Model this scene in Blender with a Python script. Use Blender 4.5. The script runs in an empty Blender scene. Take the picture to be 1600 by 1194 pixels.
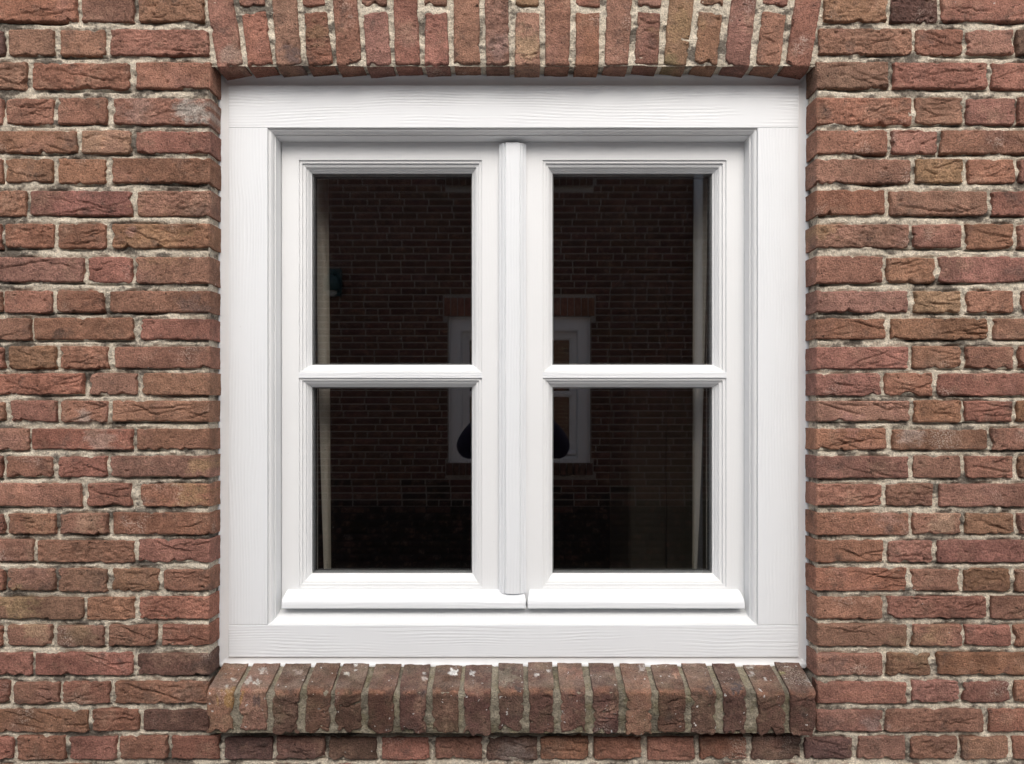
import bpy, math, random
import numpy as np
from mathutils import Vector

R = math.radians
scene = bpy.context.scene
COL = scene.collection

# ------------------------------------------------------------------ camera, sky, sun, exposure
CAM_D, FOC, CX, CY, EYE = 1.66, 1228.0, 802.0, 630.0, 1.55     # distance to the wall, focal length and centre in photo pixels, eye height
cam = bpy.data.cameras.new('camera')
cam_ob = bpy.data.objects.new('camera', cam)
COL.objects.link(cam_ob)
cam.sensor_width = 36.0
cam.lens = 36.0 * FOC / 1600.0
cam.shift_x = -(CX - 800.0) / 1600.0
cam.shift_y = (CY - 597.0) / 1600.0
cam.clip_start = 0.004
cam.clip_end = 2000
cam_ob.location = (0, -CAM_D, EYE)
cam_ob.rotation_euler = (R(90), 0, 0)
scene.camera = cam_ob

SUN_EL, SUN_AZ = 42.0, -6.0        # high, from behind the photographer, a little to the left
world = bpy.data.worlds.new('World')
scene.world = world
world.use_nodes = True
wn, wl = world.node_tree.nodes, world.node_tree.links
sky = wn.new('ShaderNodeTexSky')
sky.sky_type = 'NISHITA'
sky.sun_disc = False
sky.sun_elevation = R(SUN_EL)
sky.sun_rotation = R(180 + SUN_AZ)
sky.air_density = 1.0
sky.dust_density = 6.0
sky.ozone_density = 1.0
grey = wn.new('ShaderNodeHueSaturation')
grey.inputs['Saturation'].default_value = 0.60      # an overcast sky
wl.new(sky.outputs[0], grey.inputs['Color'])
wl.new(grey.outputs[0], wn['Background'].inputs['Color'])
wn['Background'].inputs['Strength'].default_value = 0.15

sun = bpy.data.lights.new('sun', 'SUN')
sun.energy = 1.1
sun.angle = R(60)
sun.color = (0.985, 0.99, 1.0)
sun_ob = bpy.data.objects.new('sun', sun)
COL.objects.link(sun_ob)
d = Vector((math.sin(R(SUN_AZ)) * math.cos(R(SUN_EL)), -math.cos(R(SUN_AZ)) * math.cos(R(SUN_EL)), math.sin(R(SUN_EL))))
sun_ob.rotation_euler = (-d).to_track_quat('-Z', 'Y').to_euler()
sun_ob.location = d * 20

vs = scene.view_settings
vs.view_transform = 'Standard'
vs.look = 'None'
vs.gamma = 1.0
vs.exposure = 0.32
scene.cycles.use_denoising = True
scene.render.filter_size = 1.15
scene.cycles.max_bounces = 8
scene.cycles.diffuse_bounces = 4
scene.cycles.glossy_bounces = 4
scene.cycles.transparent_max_bounces = 20


def X(px, y=0.0):
    return (px - CX) * (CAM_D + y) / FOC


def Z(py, y=0.0):
    return EYE + (CY - py) * (CAM_D + y) / FOC


# ------------------------------------------------------------------ noise
def _h(ix, iy, seed):
    h = (ix.astype(np.int64) * 374761393 + iy.astype(np.int64) * 668265263 + seed * 974634321) & 0xffffffff
    h = ((h ^ (h >> 13)) * 1274126177) & 0xffffffff
    h = ((h ^ (h >> 16)) * 2246822519) & 0xffffffff
    return ((h >> 8) & 0xffff) / 32767.5 - 1.0


def vn(x, y, seed):
    x = np.asarray(x, float); y = np.asarray(y, float)
    x, y = np.broadcast_arrays(x, y)
    fx, fy = np.floor(x), np.floor(y)
    tx, ty = x - fx, y - fy
    tx = tx * tx * (3 - 2 * tx); ty = ty * ty * (3 - 2 * ty)
    ix, iy = fx.astype(np.int64), fy.astype(np.int64)
    a, b = _h(ix, iy, seed), _h(ix + 1, iy, seed)
    c, e = _h(ix, iy + 1, seed), _h(ix + 1, iy + 1, seed)
    return (a * (1 - tx) + b * tx) * (1 - ty) + (c * (1 - tx) + e * tx) * ty


def fbm(x, y, seed, octs=3, gain=0.5):
    s, a, t = 0, 1.0, 0
    for k in range(octs):
        s = s + a * vn(x * 2 ** k + 13.7 * k, y * 2 ** k - 7.1 * k, seed + 101 * k)
        t += a
        a *= gain
    return s / t


# ------------------------------------------------------------------ mesh helpers
def new_mesh(name, verts, faces, smooth=True):
    me = bpy.data.meshes.new(name)
    me.from_pydata([tuple(v) for v in verts], [], faces)
    if smooth:
        me.polygons.foreach_set('use_smooth', [True] * len(me.polygons))
    me.update()
    return me


def link(name, me, mat=None, parent=None, loc=(0, 0, 0), rot=(0, 0, 0)):
    o = bpy.data.objects.new(name, me)
    COL.objects.link(o)
    o.location = loc
    o.rotation_euler = rot
    if parent is not None:
        o.parent = parent
    if mat is not None and me is not None:
        if len(me.materials) == 0:
            me.materials.append(mat)
    return o


def tag(o, label=None, cat=None, kind=None, group=None):
    if label: o['label'] = label
    if cat: o['category'] = cat
    if kind: o['kind'] = kind
    if group: o['group'] = group
    return o


def empty(name, loc=(0, 0, 0)):
    o = bpy.data.objects.new(name, None)
    COL.objects.link(o)
    o.location = loc
    o.empty_display_size = 0.1
    return o


class MB:
    def __init__(s):
        s.v, s.f = [], []

    def add(s, vs_, fs):
        b = len(s.v)
        s.v += [tuple(p) for p in vs_]
        s.f += [tuple(i + b for i in q) for q in fs]

    def box(s, x0, x1, y0, y1, z0, z1, bev=0.0):
        if bev <= 0:
            s.add([(x0, y0, z0), (x1, y0, z0), (x1, y1, z0), (x0, y1, z0), (x0, y0, z1), (x1, y0, z1), (x1, y1, z1), (x0, y1, z1)],
                  [(0, 3, 2, 1), (4, 5, 6, 7), (0, 1, 5, 4), (1, 2, 6, 5), (2, 3, 7, 6), (3, 0, 4, 7)])
            return
        b = bev   # bevelled front edge (towards -y)
        vs_ = []
        for (i, y) in ((b, y0), (0.3 * b, y0 + 0.3 * b), (0, y0 + b), (0, y1)):
            vs_ += [(x0 + i, y, z0 + i), (x1 - i, y, z0 + i), (x1 - i, y, z1 - i), (x0 + i, y, z1 - i)]
        fs = [(0, 1, 2, 3), (15, 14, 13, 12)]
        for k in range(3):
            for j in range(4):
                a, c = k * 4 + j, k * 4 + (j + 1) % 4
                fs.append((a, a + 4, c + 4, c))
        s.add(vs_, fs)

    def tube(s, pts, r, n=12, cap=True):
        rings = []
        base = len(s.v)
        for i, p in enumerate(pts):
            p = Vector(p)
            t = (Vector(pts[min(i + 1, len(pts) - 1)]) - Vector(pts[max(i - 1, 0)])).normalized()
            u = t.orthogonal().normalized() if i == 0 else (u - t * u.dot(t)).normalized()
            w = t.cross(u)
            rr = r[i] if isinstance(r, (list, tuple)) else r
            s.v += [tuple(p + (u * math.cos(2 * math.pi * k / n) + w * math.sin(2 * math.pi * k / n)) * rr) for k in range(n)]
        for i in range(len(pts) - 1):
            for k in range(n):
                a, b = base + i * n + k, base + i * n + (k + 1) % n
                s.f.append((a, b, b + n, a + n))
        if cap:
            s.f.append(tuple(base + k for k in range(n))[::-1])
            s.f.append(tuple(base + (len(pts) - 1) * n + k for k in range(n)))

    def build(s, name, mat, parent=None, smooth=False):
        return link(name, new_mesh(name, s.v, s.f, smooth), mat, parent)


def ring(rect, offs, ys):
    """A moulding swept round a rectangle with mitred corners. rect = x0, x1, z0, z1; offs = one list of inward offsets per side (left, right, bottom, top)."""
    x0, x1, z0, z1 = rect
    L, Rr, B, T = offs
    v, f = [], []
    for k, y in enumerate(ys):
        v += [(x0 + L[k], y, z0 + B[k]), (x1 - Rr[k], y, z0 + B[k]), (x1 - Rr[k], y, z1 - T[k]), (x0 + L[k], y, z1 - T[k])]
    # corners get their own vertices per side so the mitres stay crisp
    vv, ff = [], []
    for j in range(4):
        b = len(vv)
        for k in range(len(ys)):
            vv += [v[k * 4 + j], v[k * 4 + (j + 1) % 4]]
        for k in range(len(ys) - 1):
            ff.append((b + 2 * k, b + 2 * k + 1, b + 2 * k + 3, b + 2 * k + 2))
    return vv, ff


# ------------------------------------------------------------------ materials
class NT:
    def __init__(s, name):
        s.m = bpy.data.materials.new(name)
        s.m.use_nodes = True
        s.n, s.l = s.m.node_tree.nodes, s.m.node_tree.links
        s.b = s.n['Principled BSDF']

    def new(s, t, **kw):
        o = s.n.new(t)
        for k, v in kw.items():
            setattr(o, k, v)
        return o

    def put(s, sock, val):
        if isinstance(val, bpy.types.NodeSocket):
            s.l.new(val, sock)
        else:
            if sock.type == 'VECTOR' and len(val) == 4: val = val[:3]
            sock.default_value = val

    def math(s, op, a, b=None, clamp=False):
        o = s.new('ShaderNodeMath', operation=op)
        o.use_clamp = clamp
        s.put(o.inputs[0], a)
        if b is not None:
            s.put(o.inputs[1], b)
        return o.outputs[0]

    def noise(s, vec, scale, detail=4, rough=0.55, w=None, dist=0.0):
        o = s.new('ShaderNodeTexNoise')
        if w is not None:
            o.noise_dimensions = '4D'
            s.put(o.inputs['W'], w)
        s.put(o.inputs['Vector'], vec)
        o.inputs['Scale'].default_value = scale
        o.inputs['Detail'].default_value = detail
        o.inputs['Roughness'].default_value = rough
        o.inputs['Distortion'].default_value = dist
        return o.outputs['Fac']

    def ramp(s, fac, lo, hi):          # smooth 0..1 between lo and hi
        o = s.new('ShaderNodeMapRange')
        o.interpolation_type = 'SMOOTHSTEP'
        s.put(o.inputs['Value'], fac)
        o.inputs['From Min'].default_value = lo
        o.inputs['From Max'].default_value = hi
        return o.outputs[0]

    def mix(s, fac, a, b, mode='MIX'):
        o = s.new('ShaderNodeMix', data_type='RGBA', blend_type=mode)
        s.put(o.inputs[0], fac)
        s.put(o.inputs[6], a)
        s.put(o.inputs[7], b)
        return o.outputs[2]

    def scale_col(s, col, f):
        o = s.new('ShaderNodeVectorMath', operation='SCALE')
        s.put(o.inputs[0], col)
        s.put(o.inputs['Scale'], f)
        return o.outputs[0]

    def bump(s, h, strength, dist, prev=None):
        o = s.new('ShaderNodeBump')
        s.put(o.inputs['Height'], h)
        o.inputs['Strength'].default_value = strength
        o.inputs['Distance'].default_value = dist
        if prev is not None:
            s.l.new(prev, o.inputs['Normal'])
        return o.outputs[0]

    def pos(s):
        return s.new('ShaderNodeNewGeometry').outputs['Position']


def rgba(c):
    return (c[0], c[1], c[2], 1.0)


def mat_plain(name, col, rough=0.6, spec=0.4, vary=0.08, scale=6.0, bump=0.0, metal=0.0):
    t = NT(name)
    p = t.pos()
    n = t.noise(p, scale, 5)
    f = t.math('ADD', t.math('MULTIPLY', n, 2 * vary), 1 - vary)
    t.l.new(t.scale_col(rgba(col), f), t.b.inputs['Base Color'])
    t.b.inputs['Roughness'].default_value = rough
    t.b.inputs['Specular IOR Level'].default_value = spec
    t.b.inputs['Metallic'].default_value = metal
    if bump:
        t.l.new(t.bump(t.noise(p, scale * 20, 4), bump, 0.002), t.b.inputs['Normal'])
    return t.m


def mat_brick(name, dot_lo, zone_lo, olive=0.0):
    t = NT(name)
    a = t.new('ShaderNodeAttribute', attribute_type='GEOMETRY', attribute_name='tint')
    tint = a.outputs['Color']
    p0 = t.pos()

    def off(k):                       # every brick reads its own piece of the pattern
        o = t.new('ShaderNodeVectorMath', operation='SCALE')
        o.inputs[0].default_value = (31.0 + k, 17.0 - k, 23.0 + 2 * k)
        t.l.new(a.outputs['Alpha'], o.inputs['Scale'])
        q = t.new('ShaderNodeVectorMath', operation='ADD')
        t.l.new(p0, q.inputs[0]); t.l.new(o.outputs[0], q.inputs[1])
        return q.outputs[0]
    p = off(0.0)
    big = t.noise(p, 12, 3, 0.6)
    mid = t.noise(p, 60, 3, 0.65)
    fine = t.noise(p, 310, 2, 0.75)
    f = t.math('ADD', t.math('MULTIPLY', big, 1.4), 0.32)
    f = t.math('MULTIPLY', f, t.math('ADD', t.math('MULTIPLY', mid, 1.1), 0.45))
    f = t.math('MULTIPLY', f, t.math('ADD', t.math('MULTIPLY', fine, 2.2), -0.10))
    col = t.scale_col(tint, f)
    # warm sandy and cool sooty clouds in the clay
    sand = t.ramp(t.noise(off(3.0), 15, 4, 0.7), 0.50, 0.72)
    col = t.mix(t.math('MULTIPLY', sand, 0.58), col, t.scale_col(rgba((0.305, 0.190, 0.135)), f))
    soot = t.ramp(t.noise(off(7.0), 19, 4, 0.72), 0.54, 0.74)
    col = t.mix(t.math('MULTIPLY', soot, 0.65), col, t.scale_col(rgba((0.085, 0.064, 0.055)), f))
    pink = t.ramp(t.noise(off(11.0), 9, 3, 0.6), 0.54, 0.74)
    col = t.mix(t.math('MULTIPLY', pink, 0.55), col, t.scale_col(rgba((0.275, 0.145, 0.115)), f))
    # pale lime bloom, broken up by the grain
    bl = t.noise(off(15.0), 8, 3, 0.6)
    bloom = t.math('MULTIPLY', t.ramp(bl, 0.60, 0.72), t.ramp(fine, 0.50, 0.60))
    col = t.mix(t.math('MULTIPLY', bloom, 0.6), col, rgba((0.48, 0.42, 0.36)))
    # splashes of white paint and small chips
    spk = t.noise(p0, 100, 2, 0.5)
    zone = t.ramp(t.noise(p0, 2.2, 2, 0.5), zone_lo, zone_lo + 0.16)
    dots = t.math('MULTIPLY', t.ramp(spk, dot_lo, dot_lo + 0.02), zone)
    col = t.mix(t.math('MULTIPLY', dots, 0.85), col, rgba((0.62, 0.60, 0.57)))
    if olive:
        og = t.ramp(t.noise(p0, 17, 3, 0.7), 0.48, 0.66)
        col = t.mix(t.math('MULTIPLY', og, olive), col, t.scale_col(rgba((0.15, 0.125, 0.075)), f))
    pit = t.ramp(t.noise(p, 150, 2, 0.5), 0.68, 0.75)
    col = t.mix(t.math('MULTIPLY', pit, 0.8), col, rgba((0.035, 0.026, 0.022)))
    t.l.new(col, t.b.inputs['Base Color'])
    t.b.inputs['Roughness'].default_value = 0.93
    t.b.inputs['Specular IOR Level'].default_value = 0.18
    h = t.math('ADD', t.math('MULTIPLY', mid, 0.8), t.math('MULTIPLY', fine, 0.75))
    h = t.math('SUBTRACT', h, t.math('MULTIPLY', pit, 0.5))
    t.l.new(t.bump(h, 1.0, 0.0060), t.b.inputs['Normal'])
    return t.m


def mat_mortar(name, light, dark, lichen=0.0):
    t = NT(name)
    p = t.pos()
    mp = t.new('ShaderNodeMapping')
    mp.inputs['Scale'].default_value = (1.0, 1.0, 2.6)      # grime runs along the bed joints
    t.l.new(p, mp.inputs['Vector'])
    n1 = t.noise(mp.outputs[0], 8, 3, 0.65)
    n2 = t.noise(p, 55, 4, 0.7)
    sandy = t.noise(p, 260, 3, 0.75)
    k = t.math('ADD', t.math('MULTIPLY', n1, 0.62), t.math('MULTIPLY', n2, 0.38))
    dirt = t.ramp(k, 0.485, 0.58)
    col = t.mix(dirt, rgba(light), rgba(dark))
    f = t.math('ADD', t.math('MULTIPLY', sandy, 2.0), 0.0)
    f = t.math('MULTIPLY', f, t.math('ADD', t.math('MULTIPLY', n2, 1.0), 0.5))
    col = t.scale_col(col, f)
    if lichen:
        g = t.ramp(t.noise(p, 24, 4, 0.6), 0.46, 0.66)
        col = t.mix(t.math('MULTIPLY', g, lichen), col, t.scale_col(rgba((0.20, 0.17, 0.07)), f))
    t.l.new(col, t.b.inputs['Base Color'])
    t.b.inputs['Roughness'].default_value = 0.97
    t.b.inputs['Specular IOR Level'].default_value = 0.1
    h = t.math('ADD', t.math('MULTIPLY', n2, 0.8), t.math('MULTIPLY', sandy, 0.8))
    t.l.new(t.bump(h, 1.0, 0.0080), t.b.inputs['Normal'])
    return t.m


def mat_white(name, grain=None, amount=1.0, col=(0.785, 0.81, 0.83)):
    """White painted wood; grain = 'x' or 'z' gives the raised grain along that axis."""
    t = NT(name)
    p = t.pos()
    cl = t.noise(p, 3.5, 3)
    f = t.math('ADD', t.math('MULTIPLY', cl, 0.06), 0.97)
    base = t.scale_col(rgba(col), f)
    t.b.inputs['Roughness'].default_value = 0.42
    t.b.inputs['Specular IOR Level'].default_value = 0.45
    if grain:
        sp = t.new('ShaderNodeSeparateXYZ')
        t.l.new(p, sp.inputs[0])
        along, across = (sp.outputs[0], sp.outputs[2]) if grain == 'x' else (sp.outputs[2], sp.outputs[0])
        cv = t.new('ShaderNodeCombineXYZ')
        t.l.new(t.math('MULTIPLY', along, 2.6), cv.inputs[0])
        t.l.new(t.math('MULTIPLY', across, 9.0), cv.inputs[1])
        warp = t.noise(cv.outputs[0], 1.0, 3, 0.45)
        ph = t.math('ADD', t.math('MULTIPLY', across, 900.0), t.math('MULTIPLY', warp, 34.0))
        w1 = t.math('SINE', ph)
        w2 = t.math('SINE', t.math('MULTIPLY', ph, 2.37))
        cv2 = t.new('ShaderNodeCombineXYZ')
        t.l.new(t.math('MULTIPLY', along, 5.0), cv2.inputs[0])
        t.l.new(t.math('MULTIPLY', across, 30.0), cv2.inputs[1])
        mod = t.ramp(t.noise(cv2.outputs[0], 1.0, 3), 0.35, 0.62)
        hgt = t.math('ADD', t.math('MULTIPLY', w1, 0.6), t.math('MULTIPLY', w2, 0.3))
        hgt = t.math('MULTIPLY', hgt, mod)
        cv3 = t.new('ShaderNodeCombineXYZ')
        t.l.new(t.math('MULTIPLY', along, 40.0), cv3.inputs[0])
        t.l.new(t.math('MULTIPLY', across, 1500.0), cv3.inputs[1])
        fib = t.noise(cv3.outputs[0], 1.0, 2)
        hgt = t.math('ADD', hgt, t.math('MULTIPLY', fib, 0.35))
        t.l.new(t.bump(hgt, 0.5 * amount, 0.00052), t.b.inputs['Normal'])
        g = t.math('ADD', t.math('MULTIPLY', hgt, 0.036 * amount), 0.985)
        base = t.scale_col(base, g)
    else:
        t.l.new(t.bump(t.noise(p, 60, 3), 0.12, 0.0008), t.b.inputs['Normal'])
    spot = t.ramp(t.noise(p, 95, 3, 0.6), 0.73, 0.80)
    base = t.mix(t.math('MULTIPLY', spot, 0.25), base, rgba((0.45, 0.43, 0.40)))
    t.l.new(base, t.b.inputs['Base Color'])
    return t.m


def mat_glass(name, f0=0.035):
    t = NT(name)
    t.n.remove(t.b)
    out = t.n['Material Output']
    lw = t.new('ShaderNodeLayerWeight')
    lw.inputs['Blend'].default_value = 0.5
    fr = t.math('ADD', t.math('MULTIPLY', t.math('POWER', lw.outputs['Facing'], 5.0), 0.9), f0)
    gl = t.new('ShaderNodeBsdfGlossy')
    gl.inputs['Roughness'].default_value = 0.0
    gl.inputs['Color'].default_value = (1, 1, 1, 1)
    tr = t.new('ShaderNodeBsdfTransparent')
    tr.inputs['Color'].default_value = (0.95, 0.952, 0.948, 1)
    mx = t.new('ShaderNodeMixShader')
    t.l.new(fr, mx.inputs[0]); t.l.new(tr.outputs[0], mx.inputs[1]); t.l.new(gl.outputs[0], mx.inputs[2])
    # dust and dried drops
    p = t.pos()
    sp = t.ramp(t.noise(p, 130, 2, 0.5), 0.775, 0.80)
    di = t.new('ShaderNodeBsdfDiffuse')
    di.inputs['Color'].default_value = (0.35, 0.35, 0.33, 1)
    mx2 = t.new('ShaderNodeMixShader')
    t.l.new(t.math('MULTIPLY', sp, 0.25), mx2.inputs[0])
    t.l.new(mx.outputs[0], mx2.inputs[1]); t.l.new(di.outputs[0], mx2.inputs[2])
    t.l.new(mx2.outputs[0], out.inputs['Surface'])
    return t.m


M = {}
M['brick'] = mat_brick('fired_clay_brick', 0.735, 0.50)
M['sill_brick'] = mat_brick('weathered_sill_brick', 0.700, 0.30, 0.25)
M['mortar'] = mat_mortar('lime_mortar', (0.73, 0.65, 0.525), (0.175, 0.152, 0.126))
M['sill_mortar'] = mat_mortar('sill_mortar', (0.34, 0.30, 0.23), (0.17, 0.150, 0.115), 0.35)
M['paint_x'] = mat_white('white_paint_grain_across', 'x')
M['paint_z'] = mat_white('white_paint_grain_upright', 'z')
M['paint'] = mat_white('white_paint_sash', 'z', 0.18, (0.79, 0.803, 0.808))
M['sealant'] = mat_white('white_sealant', None, 1.0, (0.80, 0.81, 0.815))
M['far_mortar'] = mat_plain('pale_pointing', (0.33, 0.305, 0.275), 0.95, 0.1, 0.3, 3)
M['glass'] = mat_glass('window_glass', 0.082)
M['spacer'] = mat_plain('spacer_aluminium', (0.22, 0.23, 0.235), 0.45, 0.5, 0.05)
M['rubber'] = mat_plain('black_gasket', (0.02, 0.02, 0.02), 0.7)
M['curtain'] = mat_plain('beige_curtain_cloth', (0.54, 0.50, 0.44), 0.95, 0.05, 0.12, 30)
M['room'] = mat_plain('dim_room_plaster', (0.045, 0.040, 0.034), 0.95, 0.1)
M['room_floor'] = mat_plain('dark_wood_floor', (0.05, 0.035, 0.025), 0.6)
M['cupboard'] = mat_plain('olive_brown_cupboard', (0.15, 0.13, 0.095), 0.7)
M['zinc'] = mat_plain('weathered_zinc', (0.52, 0.55, 0.58), 0.5, 0.4, 0.15, 9)
M['paving'] = mat_plain('grey_paving', (0.325, 0.325, 0.32), 0.9, 0.2, 0.25, 4, 0.5)
M['jacket'] = mat_plain('navy_jacket', (0.014, 0.012, 0.034), 0.8, 0.2)
M['trousers'] = mat_plain('dark_trousers', (0.015, 0.015, 0.018), 0.85, 0.2)
M['skin'] = mat_plain('skin', (0.45, 0.27, 0.20), 0.55, 0.3)
M['hair'] = mat_plain('dark_hair', (0.03, 0.02, 0.015), 0.7)
M['phone'] = mat_plain('phone_black', (0.01, 0.01, 0.011), 0.25)
M['lamp_body'] = mat_plain('teal_lamp_body', (0.03, 0.075, 0.08), 0.4)
M['lamp_glass'] = mat_plain('pale_lamp_glass', (0.45, 0.47, 0.46), 0.2)

# ------------------------------------------------------------------ bricks
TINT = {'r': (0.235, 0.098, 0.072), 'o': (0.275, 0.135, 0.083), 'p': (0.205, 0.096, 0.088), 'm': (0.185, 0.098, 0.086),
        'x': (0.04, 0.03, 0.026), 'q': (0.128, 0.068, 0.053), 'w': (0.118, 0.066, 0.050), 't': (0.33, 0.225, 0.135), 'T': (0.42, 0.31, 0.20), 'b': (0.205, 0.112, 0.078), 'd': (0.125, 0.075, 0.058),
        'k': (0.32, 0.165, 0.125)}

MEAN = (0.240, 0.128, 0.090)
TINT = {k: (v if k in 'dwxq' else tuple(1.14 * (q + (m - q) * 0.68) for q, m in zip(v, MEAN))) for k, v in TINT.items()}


def graded(L, step):
    e = [0, 0.0008, 0.002, 0.0038, 0.006]
    if L < 0.016:
        return np.linspace(0, L, 8)
    n = max(2, int(round((L - 0.012) / step)))
    return np.array(e[:-1] + list(np.linspace(e[-1], L - e[-1], n + 1)) + [L - q for q in e[:-1]][::-1])


def brick_geo(w, h, dep, seed, style=None, step=0.0022, taper=0.0, square='', side_step=0.012, rag=1.0):
    """Hand-moulded brick, front towards -y, centre of the front face at the origin. Returns verts, faces."""
    rng = random.Random(seed)
    s = seed * 7 + 3
    xs, zs = graded(w, step), graded(h, step)
    XX, ZZ = np.meshgrid(xs, zs)
    u, v = XX / w, ZZ / h
    style = style or rng.choices(['smooth', 'fold', 'rough'], [0.42, 0.40, 0.18])[0]

    def edge(t, L, amp, sd, c0, c1):
        e = amp * (0.75 * fbm(t / 0.035, 0 * t + 0.3, sd, 3) + 0.5 * vn(t / 0.007, 0 * t + 5.3, sd + 9))
        e = e - abs(amp) * 0.25
        rg = random.Random(sd)
        for _ in range(rg.randint(0, 3)):          # knocked-off bits
            e = e - rg.uniform(0.6, 2.0) * abs(amp) * np.exp(-((t - rg.uniform(0, L)) / rg.uniform(0.003, 0.009)) ** 2)
        for (dd, c) in ((t, c0), (L - t, c1)):
            if c > 0:
                q = np.clip(1 - dd / c, 0, 1)
                e = e - 0.5 * c * q * q
        return e

    def rc(side):
        return 0.0025 if side in square else rng.uniform(0.003, 0.011)
    cl, cr = rc('L'), rc('R')
    cb, ct = rng.uniform(0.003, 0.011), rng.uniform(0.003, 0.009)
    a = rag * 0.0019
    eL = edge(ZZ, h, a * (0.4 if 'L' in square else 1), s + 1, 0, 0)
    eR = edge(ZZ, h, a * (0.4 if 'R' in square else 1), s + 2, 0, 0)
    eB = edge(XX, w, a * rng.uniform(1.0, 2.0), s + 3, cl if cl > .003 else 0, cr if cr > .003 else 0)
    eT = edge(XX, w, a * rng.uniform(0.7, 1.3), s + 4, cl * .8 if cl > .003 else 0, cr * .8 if cr > .003 else 0)
    px = XX - (1 - u) * eL + u * eR - w / 2
    pz = ZZ - (1 - v) * eB + v * eT - h / 2
    px = px * (1 + taper * (v - 0.5))
    # rounded arrises
    dmin = np.minimum(np.minimum(XX, w - XX), np.minimum(ZZ, h - ZZ))
    r = rng.uniform(0.0026, 0.0048)
    q = np.clip(1 - dmin / r, 0, 1)
    y = 0.85 * r * (1 - np.sqrt(np.maximum(0, 1 - q * q)))
    # surface
    y = y + 0.0013 * fbm(px / 0.05, pz / 0.03, s + 5, 2) + 0.0010 * fbm(px / 0.010, pz / 0.007, s + 6, 3, 0.65)
    fade = np.clip(dmin / 0.004, 0, 1)
    if style == 'rough':
        n = fbm(px / 0.016, pz / 0.009, s + 7, 3, 0.6)
        y = y + fade * 0.0042 * (np.abs(n) - 0.25)
        n = np.clip(vn(px / 0.009, pz / 0.006, s + 17) - 0.35, 0, 1)
        y = y + fade * 0.005 * n
    if style in ('fold', 'rough'):
        k = rng.randint(2, 6) if style == 'fold' else rng.randint(1, 3)
        for i in range(k):
            xa = rng.uniform(-0.5, 0.35) * w
            ln = rng.uniform(0.25, 0.8) * w
            z0 = rng.uniform(-0.42, 0.42) * h
            sl = rng.choice([-1, 1]) * rng.uniform(0.02, 0.38)
            zc = z0 + sl * (px - xa - ln / 2) + 0.0055 * fbm(px / 0.022, 0 * px + i * 3.1, s + 30 + i, 3, 0.6)
            dd = pz - zc
            tt = np.clip((px - xa) / ln, 0, 1)
            am = np.sin(math.pi * tt) ** 0.5 * ((px > xa) & (px < xa + ln))
            wd = rng.uniform(0.0010, 0.0019)
            y = y + fade * am * (rng.uniform(0.0025, 0.0055) * np.exp(-(dd / wd) ** 2)
                                 - rng.uniform(0.0005, 0.002) * np.exp(-np.clip(dd, 0, 1) / 0.005) * (dd > 0))
    for i in range(rng.randint(0, 4)):
        gx, gz = rng.uniform(-0.45, 0.45) * w, rng.uniform(-0.4, 0.4) * h
        rr = rng.uniform(0.0012, 0.0032)
        y = y + rng.uniform(0.002, 0.005) * np.exp(-(((px - gx) / (rr * rng.uniform(1, 2))) ** 2 + ((pz - gz) / rr) ** 2))
    nz, nx = XX.shape
    V = np.stack([px, y, pz], -1).reshape(-1, 3)
    idx = np.arange(nz * nx).reshape(nz, nx)
    F = np.stack([idx[:-1, :-1], idx[:-1, 1:], idx[1:, 1:], idx[1:, :-1]], -1).reshape(-1, 4).tolist()
    loop = np.concatenate([idx[0, :-1], idx[:-1, -1], idx[-1, :0:-1], idx[:0:-1, 0]])
    P0 = V[loop]
    PB = np.stack([((XX - w / 2) * (1 + taper * (v - 0.5))).reshape(-1)[loop], (ZZ - h / 2).reshape(-1)[loop]], -1)
    n = len(loop)
    nrm = np.zeros((n, 2))
    tx = np.roll(P0, -1, 0) - np.roll(P0, 1, 0)
    nrm[:, 0], nrm[:, 1] = tx[:, 2], -tx[:, 0]
    nrm /= np.maximum(np.linalg.norm(nrm, axis=1, keepdims=True), 1e-9)
    arc = np.cumsum(np.linalg.norm(tx, axis=1)) * 0.5
    ns = max(1, int(round(dep / side_step)))
    prev = loop
    Vs = [V]
    cnt = len(V)
    for k in range(1, ns + 1):
        t = k / ns
        Q = P0.copy()
        Q[:, 1] = P0[:, 1] + (dep - P0[:, 1]) * t
        st = min(1.0, dep * t / 0.014)
        Q[:, 0] += (PB[:, 0] - P0[:, 0]) * st
        Q[:, 2] += (PB[:, 1] - P0[:, 2]) * st
        if ns > 2:
            nn = 0.0012 * fbm(arc / 0.02, 0 * arc + dep * t / 0.016, s + 71, 3, 0.6)
            Q[:, 0] += nrm[:, 0] * nn
            Q[:, 2] += nrm[:, 1] * nn
        Vs.append(Q)
        cur = np.arange(cnt, cnt + n)
        cnt += n
        F += np.stack([prev, cur, np.roll(cur, -1), np.roll(prev, -1)], -1).tolist()
        prev = cur
    return np.concatenate(Vs), F


def set_tint(me, cols):
    at = me.attributes.new('tint', 'FLOAT_COLOR', 'POINT')
    at.data.foreach_set('color', np.asarray(cols, np.float32).ravel())


SEED = [100]


def jitter(code, rng):
    c = TINT[code]
    k = rng.uniform(0.86, 1.14)
    return (c[0] * k * rng.uniform(.97, 1.03), c[1] * k * rng.uniform(.93, 1.07), c[2] * k * rng.uniform(.92, 1.08))


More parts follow.
